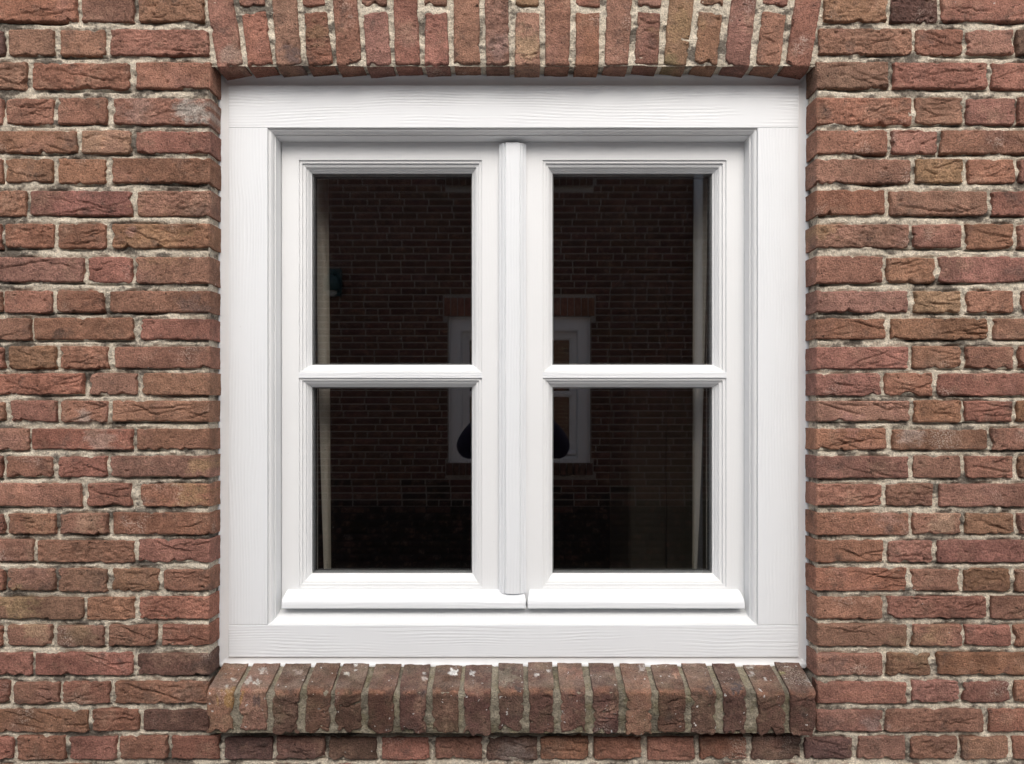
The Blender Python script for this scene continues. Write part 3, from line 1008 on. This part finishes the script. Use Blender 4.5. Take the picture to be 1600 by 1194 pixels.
def prism_x(prof, x0, x1, ends=None):
    """Section (y, z) swept along x. ends = (shift list) lets the ends lean."""
    n = len(prof)
    e = ends or [0] * n
    v = [(x0 + e[i], p[0], p[1]) for i, p in enumerate(prof)] + [(x1 - e[i], p[0], p[1]) for i, p in enumerate(prof)]
    f = [(i, i + 1, n + i + 1, n + i) for i in range(n - 1)] + [tuple(range(n))[::-1], tuple(range(n, 2 * n)), (n - 1, 0, n, 2 * n - 1)]
    return v, f


def sash(x0, x1, mx0, mx1, gx0, gx1, drip):
    ua, ub = Z(250, SFY), Z(582, SFY)          # upper opening top, bottom (moulding outer edge)
    la, lb = Z(590.5, SFY), Z(918, SFY)
    mb = MB()
    # stiles and rails in one flush face: outer edge rounded
    e = 0.0012
    def quad(a0, a1, c0, c1):
        mb.add([(a0, SFY, c0), (a1, SFY, c0), (a1, SFY, c1), (a0, SFY, c1)], [(0, 1, 2, 3)])
    quad(x0 + e, mx0, sz0, sz1 - e)
    quad(mx1, x1 - e, sz0, sz1 - e)
    quad(mx0, mx1, ua, sz1 - e)
    quad(mx0, mx1, sz0, lb)
    v, f = ring((x0, x1, sz0, sz1), ([e, 0.3 * e, 0, 0],) * 2 + ([0, 0, 0, 0], [e, 0.3 * e, 0, 0]), [SFY, SFY + 0.3 * e, SFY + e, 0.160])
    mb.add(v, [q[::-1] for q in f])
    s_ob = mb.build('sash', M['paint'], win)
    bar = MB()
    bar.add([(mx0, SFY, la), (mx1, SFY, la), (mx1, SFY, ub), (mx0, SFY, ub)], [(0, 1, 2, 3)])
    bar.add([(mx0, .145, la), (mx1, .145, la), (mx1, .145, ub), (mx0, .145, ub)], [(3, 2, 1, 0)])
    bar.build('glazing_bar', M['paint_x'], s_ob)
    for (top, bot, gtop, gbot) in ((ua, ub, Z(271, GY), Z(570.5, GY)), (la, lb, Z(605, GY), Z(896, GY))):
        k = BO[-1]
        offs = []
        for tot in (gx0 - mx0, mx1 - gx1, gbot - bot, top - gtop):
            offs.append([q * tot / k for q in BO])
        v, f = ring((mx0, mx1, bot, top), offs, BY)
        link('glazing_bead', new_mesh('glazing_bead', v, f, False), M['paint'], s_ob)
        # sealed double pane: two sheets of glass, gasket and spacer between them
        gm = MB()
        gm.box(gx0 - .004, gx1 + .004, GY, GY + .004, gbot - .004, gtop + .004)
        pane = gm.build('glass_pane', M['glass'], s_ob)
        gm = MB()
        gm.box(gx0 - .004, gx1 + .004, GY + .020, GY + .024, gbot - .004, gtop + .004)
        gm.build('glass_pane', M['glass'], s_ob)
        zero, seq = [0, 0], [.0062, .0062]
        v, f = ring((gx0 - .0005, gx1 + .0005, gbot - .0005, gtop + .0005), ([0, .0028, .0034, .0034],) * 4, [GY + .0045, GY + .0050, GY + .0060, GY + .0195])
        link('spacer_bar', new_mesh('spacer_bar', v, f, False), M['spacer'], s_ob)
        v, f = ring((gx0 - .004, gx1 + .004, gbot - .004, gtop + .004), ([0, .0062, .0062],) * 4, [GY + .0246, GY + .0248, .175])
        link('inner_frame', new_mesh('inner_frame', v, f, False), M['rubber'], s_ob)
    # weather bar
    DY = 0.078
    tz = Z(921, SFY)
    prof = [(SFY + .002, tz), (.104, tz - .0012), (.096, tz - .0058), (.089, tz - .0102), (.0835, tz - .0140), (.0802, tz - .0175), (.0786, tz - .0215), (DY, tz - .026), (DY, Z(950, DY)), (.0787, Z(951, DY)), (.0805, Z(951.4, DY)),
            (.090, Z(951.4, DY)), (.090, Z(951.4, DY) + .006), (.094, Z(951.4, DY) + .006), (.094, Z(951.4, DY)), (.112, Z(951.4, DY))]
    e = [.006, .0052, .0038, .0026, .0016, .001, .0004, 0.0003, 0.0003, .0005, .0008, .0008, .0008, .0008, .0008, .0008]
    v, f = prism_x(prof, drip[0], drip[1], e)
    link('weather_bar', new_mesh('weather_bar', v, f, False), M['paint_x'], s_ob)
    mb = MB()
    mb.box(x0, x1, SFY + .014, .150, sz0 - .035, sz0 - .0004)
    mb.build('bottom_rail', M['paint'], s_ob)
    return s_ob


sl = sash(X(439.8, SFY), X(800.5, SFY), X(467, SFY), X(753, SFY), X(487.5, GY), X(738, GY), (X(439.5, .078), X(822, .078)))
sr = sash(X(802, SFY), X(1163, SFY), X(848, SFY), X(1135, SFY), X(863, GY), X(1113, GY), (X(824.2, .078), X(1164, .078)))
# cover strip on the meeting edge, carried by the left sash
AY = 0.088
zt, zb = Z(222.5, AY), Z(928, AY)
half = [(X(780, .1), SFY), (X(780, .1), .0995), (X(780.8, .1), .0985), (X(782.6, .098), .0982), (X(782.9, .098), .0960), (X(784.5, .095), .0938), (X(786.5, .092), .0915), (X(788.2, .091), .0905),
        (X(788.6, .091), .0925), (X(790.0, .091), .0925), (X(790.2, AY), .0885), (X(791, AY), AY)]
mid_x = X(801, AY)
sec = half + [(2 * mid_x - p[0], p[1]) for p in half[::-1]]
n = len(sec)
v = [(p[0], p[1], zb) for p in sec] + [(p[0], p[1], zt - 0.0015) for p in sec] + [(p[0] * 0.97, min(SFY, p[1] + 0.0012), zt) for p in sec]
f = [(i, i + 1, n + i + 1, n + i) for i in range(n - 1)] + [(n + i, n + i + 1, 2 * n + i + 1, 2 * n + i) for i in range(n - 1)] + [tuple(range(2 * n, 3 * n)), tuple(range(n))[::-1]]
link('cover_strip', new_mesh('cover_strip', v, f, False), M['paint_z'], sl)

# ------------------------------------------------------------------ the room behind
mb = MB()
RX, RY0, RY1, RZ1 = 1.9, 0.17, 3.6, 2.65
hx0, hx1, hz0, hz1 = X(440, .17) - .01, X(1163, .17) + .01, Z(960, .17), Z(215, .17)
for (a0, a1, c0, c1) in ((-RX, hx0, 0.02, RZ1), (hx1, RX, 0.02, RZ1), (hx0, hx1, hz1, RZ1), (hx0, hx1, 0.02, hz0)):
    mb.add([(a0, RY0, c0), (a1, RY0, c0), (a1, RY0, c1), (a0, RY0, c1)], [(3, 2, 1, 0)])
mb.add([(-RX, RY0, .02), (-RX, RY1, .02), (-RX, RY1, RZ1), (-RX, RY0, RZ1)], [(0, 1, 2, 3)])
mb.add([(RX, RY0, .02), (RX, RY1, .02), (RX, RY1, RZ1), (RX, RY0, RZ1)], [(3, 2, 1, 0)])
mb.add([(-RX, RY1, .02), (RX, RY1, .02), (RX, RY1, RZ1), (-RX, RY1, RZ1)], [(0, 1, 2, 3)])
mb.add([(-RX, RY0, RZ1), (RX, RY0, RZ1), (RX, RY1, RZ1), (-RX, RY1, RZ1)], [(3, 2, 1, 0)])
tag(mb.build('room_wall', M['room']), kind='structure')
mb = MB()
mb.box(-RX, RX, RY0, RY1, -0.02, 0.02)
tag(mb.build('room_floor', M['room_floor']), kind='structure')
# tall cupboard at the right
cb = empty('cupboard', (0.9, 1.5, 0.02))
tag(cb, 'tall olive brown cupboard standing in the dark room behind the right panes', 'cupboard')
cxa = X(984, 1.25)
cxb = X(1041, 1.25)
mb = MB()
mb.box(cxa, 1.85, 1.275, 1.85, 0.02, 2.05)
o = mb.build('carcass', M['cupboard']); o.parent = cb; o.matrix_parent_inverse = cb.matrix_world.inverted(); o.location = (-0.9, -1.5, -0.02)
for (a, b) in ((cxa + .002, cxb - .002), (cxb + .002, 1.2), (1.204, 1.848)):
    mb = MB()
    mb.box(a, b, 1.25, 1.272, 0.06, 2.03, 0.002)
    o = mb.build('cupboard_door', M['cupboard']); o.parent = cb; o.location = (-0.9, -1.5, -0.02)
cb.children[0].matrix_parent_inverse.identity()


# curtains: a gathered length of cloth with its leading edge turned towards the glass
def curtain(xs_top, xs_bot, sgn, label):
    root = empty('curtain', ((xs_top[0] + xs_top[1]) / 2, 0.26, 1.0))
    tag(root, label, 'curtain', group='curtains at the window sides')
    zt_, zb_ = 2.45, 0.55
    us = np.linspace(0, 1, 41)
    ws = np.linspace(0, 1, 24)

    def back(U, W):
        x = xs_top[0] + sgn * (-0.32 + 0.32 * U)
        y = 0.262 + 0.012 * np.sin(U * 26 + 0.4 * W) * (0.6 + 0.4 * W)
        return np.stack([x - root.location.x, y - root.location.y, zb_ + (zt_ - zb_) * W - root.location.z], -1)
    o = link('gathers', grid_mesh('curtain_gathers', us, ws, back), M['curtain'], root)

    def fold(U, W):
        zw = zb_ + (zt_ - zb_) * W
        k = np.clip((zw - 1.16) / (2.05 - 1.16), 0, 1) ** 0.8
        xa = xs_bot[0] + (xs_top[0] - xs_bot[0]) * k
        xb = xs_bot[1] + (xs_top[1] - xs_bot[1]) * k
        x = xa + (xb - xa) * U
        y = 0.245 + 0.012 * np.sin(U * 3.1) + 0.004 * np.sin(W * 9 + U * 2)
        return np.stack([x - root.location.x, y - root.location.y, zw - root.location.z], -1)
    link('leading_fold', grid_mesh('curtain_fold', us[::4] if sgn > 0 else us[::4], ws, fold), M['curtain'], root)


cs = (CAM_D + 0.245) / FOC
curtain(((493 - CX) * cs, (513 - CX) * cs), ((506 - CX) * cs, (518 - CX) * cs), 1, 'beige curtain hanging inside along the left edge of the left panes')
curtain(((1107 - CX) * cs, (1084 - CX) * cs), ((1089 - CX) * cs, (1081 - CX) * cs), -1, 'beige curtain hanging inside along the right edge of the right panes')

# ------------------------------------------------------------------ alley floor and the house across it (seen in the panes)
OY = -5.12
mb = MB()
mb.add([(-900, -900, 0), (900, -900, 0), (900, 900, 0), (-900, 900, 0)], [(0, 1, 2, 3)])
tag(mb.build('ground', M['paving']), kind='structure')

opp = empty('brick_wall', (0, OY, 0))
tag(opp, 'opposite dark brick house wall, seen only as a reflection in the panes', 'wall', 'thing')
wc, w1dz, w2dz, SC = 0.055, -0.0866, 2.51, 1.0674
holes = [(wc - .64, wc + .64, OPEN[2] * SC + dz_ + 0.02, OPEN[3] * SC + dz_) for dz_ in (w1dz, w2dz)]
sills = [(wc - .66, wc + .66, OPEN[2] * SC + dz_ - 0.085, OPEN[2] * SC + dz_ + 0.02) for dz_ in (w1dz, w2dz)]
arches = [(wc - .68, wc + .68, OPEN[3] * SC + dz_, OPEN[3] * SC + dz_ + .17) for dz_ in (w1dz, w2dz)]
V_, F_, C_ = [], [], []
ext_n[0] = 0
z = 0.01
k = 0
OTOP, DTOP, DX = 3.78, 5.2, 0.98  # unseen top kept low to let light in; dormer added around upper window
while z < DTOP:
    low = z + 0.05 < OTOP
    xlim = (-5.2, 5.2) if low else (wc - DX, wc + DX)
    x = xlim[0] - (0.105 if k % 2 else 0) + random.Random(k).uniform(-0.03, 0.03)
    rr = random.Random(k + 77)
    while x < xlim[1] - 0.05:
        ln = 0.21 if rr.random() > 0.12 else 0.10
        segs = [(max(x, xlim[0]), min(x + ln, xlim[1]))]
        for (h0, h1, g0, g1) in holes + sills + arches:
            if z + .05 > g0 and z < g1:
                ns = []
                for (p, q) in segs:
                    if q <= h0 or p >= h1: ns.append((p, q))
                    else:
                        if p < h0 - .02: ns.append((p, h0 - .008))
                        if q > h1 + .02: ns.append((h1 + .008, q))
                segs = ns
        for (p, q) in segs:
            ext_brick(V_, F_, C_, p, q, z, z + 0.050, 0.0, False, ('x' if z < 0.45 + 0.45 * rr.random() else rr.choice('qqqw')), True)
        x += ln + 0.011
    z += 0.0615
    k += 1
for (h0, h1, g0, g1) in arches:
    for i in range(22):
        x = h0 + (h1 - h0) * i / 22
        ext_brick(V_, F_, C_, x + .004, x + (h1 - h0) / 22 - .004, g0 + .004, g1 - .004, 0.0, False, 'r', True)
for (h0, h1, g0, g1) in sills:
    for i in range(22):
        x = h0 + (h1 - h0) * i / 22
        ext_brick(V_, F_, C_, x + .004, x + (h1 - h0) / 22 - .004, g0, g1, 0.04, False, 'd', True)
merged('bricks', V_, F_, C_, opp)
mb = MB()
xc = [WX0, wc - .64, wc + .64, WX1]
zc_ = [0, holes[0][2], holes[0][3], holes[1][2], OTOP, holes[1][3], DTOP]
xc = [WX0, wc - DX, wc - .64, wc + .64, wc + DX, WX1]
for i in range(5):
    for j in range(6):
        if i == 2 and j in (1, 3, 4): continue
        if j > 3 and i in (0, 4): continue
        mb.add([(xc[i], -.007, zc_[j]), (xc[i + 1], -.007, zc_[j]), (xc[i + 1], -.007, zc_[j + 1]), (xc[i], -.007, zc_[j + 1])], [(3, 2, 1, 0)])
for (h0, h1, g0, g1) in holes:      # reveals
    mb.add([(h0, -.007, g0), (h0, -.09, g0), (h0, -.09, g1), (h0, -.007, g1)], [(0, 1, 2, 3)])
    mb.add([(h1, -.007, g0), (h1, -.09, g0), (h1, -.09, g1), (h1, -.007, g1)], [(3, 2, 1, 0)])
    mb.add([(h0, -.007, g1), (h1, -.007, g1), (h1, -.09, g1), (h0, -.09, g1)], [(3, 2, 1, 0)])
    mb.add([(h0, -.007, g0), (h1, -.007, g0), (h1, -.09, g0), (h0, -.09, g0)], [(0, 1, 2, 3)])
mb.build('mortar', M['far_mortar'], opp)
mb = MB()       # darker joints along the foot of the wall
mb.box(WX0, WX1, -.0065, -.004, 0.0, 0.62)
mb.build('dark_low_pointing', M['rubber'], opp)
mb = MB()
mb.box(WX0, WX1, -4.0, -.012, OTOP, OTOP + .06)
mb.box(WX0, wc - DX, -.012, .05, OTOP - .03, OTOP + .08)
mb.box(wc + DX, WX1, -.012, .05, OTOP - .03, OTOP + .08)
mb.build('roof_edge', M['zinc'], opp)
mb = MB()  # added dormer, unseen, so the wall beside it can stay low for light
mb.box(wc - DX - .05, wc + DX + .05, -2.0, .06, DTOP, DTOP + .08)
mb.box(wc - DX, wc - DX + .05, -2.0, -.012, OTOP + .061, DTOP - .001)
mb.box(wc + DX - .05, wc + DX, -2.0, -.012, OTOP + .061, DTOP - .001)
mb.build('added_dormer_roof', M['zinc'], opp)


def copy_tree(o, parent=None):
    c = o.copy()
    COL.objects.link(c)
    c.parent = parent
    for ch in list(o.children):
        copy_tree(ch, c)
    return c


for (dz_, lb) in ((w1dz, 'white casement window across the alley, mirrored low between the sashes'), (w2dz, 'upper white casement window across the alley, above the mirrored one')):
    c = copy_tree(win)
    c.location = (wc, OY, dz_)
    c.rotation_euler = (0, 0, math.pi)
    c.scale = (1, 1, SC)
    c['label'] = lb
    mb = MB()   # dark room behind it
    a, b, e0, e1 = wc - .6, wc + .6, OPEN[2] * SC + dz_ + .05, OPEN[3] * SC + dz_ - .05
    y0, y1 = OY - .18, OY - 1.2
    mb.add([(a, y0, e0), (a, y1, e0), (a, y1, e1), (a, y0, e1)], [(0, 1, 2, 3)])
    mb.add([(b, y0, e0), (b, y1, e0), (b, y1, e1), (b, y0, e1)], [(0, 1, 2, 3)])
    mb.add([(a, y1, e0), (b, y1, e0), (b, y1, e1), (a, y1, e1)], [(0, 1, 2, 3)])
    mb.add([(a, y0, e1), (b, y0, e1), (b, y1, e1), (a, y1, e1)], [(0, 1, 2, 3)])
    mb.add([(a, y0, e0), (b, y0, e0), (b, y1, e0), (a, y1, e0)], [(0, 1, 2, 3)])
    tag(mb.build('room_wall', M['room']), kind='structure')

# downpipe with brackets
dp = empty('downpipe', (1.645, OY + .08, 0))
tag(dp, 'grey zinc downpipe on the opposite wall, mirrored in the upper right pane', 'downpipe')
mb = MB()
mb.tube([(0, 0, 0.05), (0, 0, 3.0)], 0.036, 16)
mb.build('pipe', M['zinc'], dp, True)
mb = MB()
mb.tube([(0, 0, 3.0), (0, 0, 3.74)], 0.040, 16)
mb.build('pipe', M['zinc'], dp, True)
for zz in (1.2, 2.98):
    mb = MB()
    mb.tube([(0, 0, zz - .015), (0, 0, zz + .015)], 0.045, 16)
    mb.box(-.012, .012, -.085, 0, zz - .012, zz + .012)
    mb.build('bracket', M['zinc'], dp)

# wall lamp
lp = empty('wall_lamp', (-1.60, OY, 2.62))
tag(lp, 'small teal wall lamp mirrored near the left edge of the upper left pane', 'lamp')
mb = MB(); mb.box(-.06, .06, 0.001, .05, -.11, .13); mb.build('back_plate', M['lamp_body'], lp)
mb = MB(); mb.tube([(0, .05, .08), (0, .12, .10), (0, .15, .06)], .012, 8); mb.build('arm', M['lamp_body'], lp, True)
mb = MB(); mb.tube([(0, .15, .06), (0, .15, .03), (0, .15, -.08)], [.02, .07, .075], 14); mb.build('lamp_shade', M['lamp_body'], lp, True)
mb = MB(); mb.tube([(0, .15, -.081), (0, .15, -.11), (0, .15, -.13)], [.045, .045, .02], 12); mb.build('bulb', M['lamp_glass'], lp, True)

# ------------------------------------------------------------------ the photographer, mirrored behind the meeting stiles
PY = -2.08


def skin_mesh(name, joints, edges, root, mat, parent, sub=2):
    me = bpy.data.meshes.new(name)
    me.from_pydata([j[0] for j in joints], edges, [])
    o = link(name, me, None, parent)
    md = o.modifiers.new('skin', 'SKIN'); md.use_smooth_shade = True
    for i, j in enumerate(joints):
        r = j[1]
        me.skin_vertices[0].data[i].radius = r if isinstance(r, tuple) else (r, r)
        me.skin_vertices[0].data[i].use_root = (i == root)
    sd = o.modifiers.new('sub', 'SUBSURF'); sd.levels = sub; sd.render_levels = sub
    me.materials.append(mat)
    return o


def P(x, y, z): return (x, PY + y, z)


person = empty('person', P(0, 0, 0))
tag(person, 'person in a dark navy jacket holding up a phone, mirrored in the lower panes', 'person')
J, E = [], []


def jn(p, r, prev=None):
    J.append((p, r))
    if prev is not None: E.append((prev, len(J) - 1))
    return len(J) - 1


pel = jn((0, 0, .93), (.145, .115))
wst = jn((0, 0, 1.08), (.135, .105), pel)
chs = jn((0, .01, 1.25), (.155, .115), wst)
shc = jn((0, 0, 1.37), (.11, .09), chs)
nck = jn((0, .01, 1.44), .055, shc)
h1_ = jn((0, .03, 1.52), (.068, .078), nck)
h2_ = jn((0, .03, 1.60), (.074, .090), h1_)
h3_ = jn((0, .025, 1.675), (.058, .070), h2_)
for sg in (-1, 1):
    sh_ = jn((sg * .165, 0, 1.355), .066, shc)
    el = jn((sg * .235, .14, 1.325), .062, jn((sg * .215, .06, 1.325), .064, sh_))
    wr = jn((sg * .085, .325, 1.490), .034, jn((sg * .145, .26, 1.455), .050, jn((sg * .200, .20, 1.385), .062, el)))
    pm = jn((sg * .068, .355, 1.515), (.022, .030), wr)
    hp = jn((sg * .095, 0, .86), .088, pel)
    kn = jn((sg * .10, .02, .50), .062, hp)
    an = jn((sg * .105, -.01, .10), .044, kn)
    jn((sg * .115, .13, .045), (.040, .035), jn((sg * .108, .04, .05), .042, an))
body = skin_mesh('body', J, E, pel, M['jacket'], person)
face = MB()
hair = skin_mesh('hair', [((0, -.015, 1.60), (.076, .075)), ((0, -.005, 1.665), (.072, .082)), ((0, .035, 1.705), (.055, .05))], [(0, 1), (1, 2)], 0, M['hair'], person)
skull = skin_mesh('face', [((0, .065, 1.505), (.05, .045)), ((0, .072, 1.565), (.062, .052)), ((0, .066, 1.63), (.062, .05))], [(0, 1), (1, 2)], 0, M['skin'], person)
mb = MB(); mb.tube([(0, .112, 1.60), (0, .132, 1.567), (0, .118, 1.556)], [.008, .013, .010], 8); mb.build('nose', M['skin'], person, True)
for sg in (-1, 1):
    mb = MB(); mb.tube([(sg * .026 - .012, .112, 1.602), (sg * .026, .119, 1.602), (sg * .026 + .012, .112, 1.602)], [.004, .008, .004], 8); mb.build('eye', M['hair'], person, True)
    mb = MB(); mb.tube([(sg * .074, .02, 1.56), (sg * .082, .012, 1.59), (sg * .076, .02, 1.615)], [.008, .014, .009], 8); mb.build('ear', M['skin'], person, True)
    # fingers closed round the edge of the phone, thumb from the side of the palm
    for q in range(4):
        zz = 1.515 + .018 * (1.5 - q)
        L_ = (.92, 1.0, .97, .8)[q]
        skin_mesh('finger', [((sg * .070, .372, zz), .009), ((sg * (.070 + .012), .372 + .026 * L_, zz), .0088), ((sg * .068, .372 + .038 * L_, zz + .002), .0084), ((sg * .048, .372 + .0395 * L_, zz + .002), .0075)],
                  [(0, 1), (1, 2), (2, 3)], 0, M['skin'], person, 1)
    skin_mesh('thumb', [((sg * .066, .350, 1.528), .011), ((sg * .056, .362, 1.556), .0098), ((sg * .044, .372, 1.570), .0085)], [(0, 1), (1, 2)], 0, M['skin'], person, 1)
mb = MB(); mb.tube([(-.022, .108, 1.525), (0, .114, 1.524), (.022, .108, 1.525)], [.003, .005, .003], 8); mb.build('mouth', M['skin'], person, True)
mb = MB(); mb.box(-.074, .074, -.004, .004, -.036, .036)
ph = mb.build('phone', M['phone'])
ph.location = (0, -CAM_D - 0.012, EYE - .012)
tag(ph, 'black phone held level by the mirrored person in navy', 'phone')
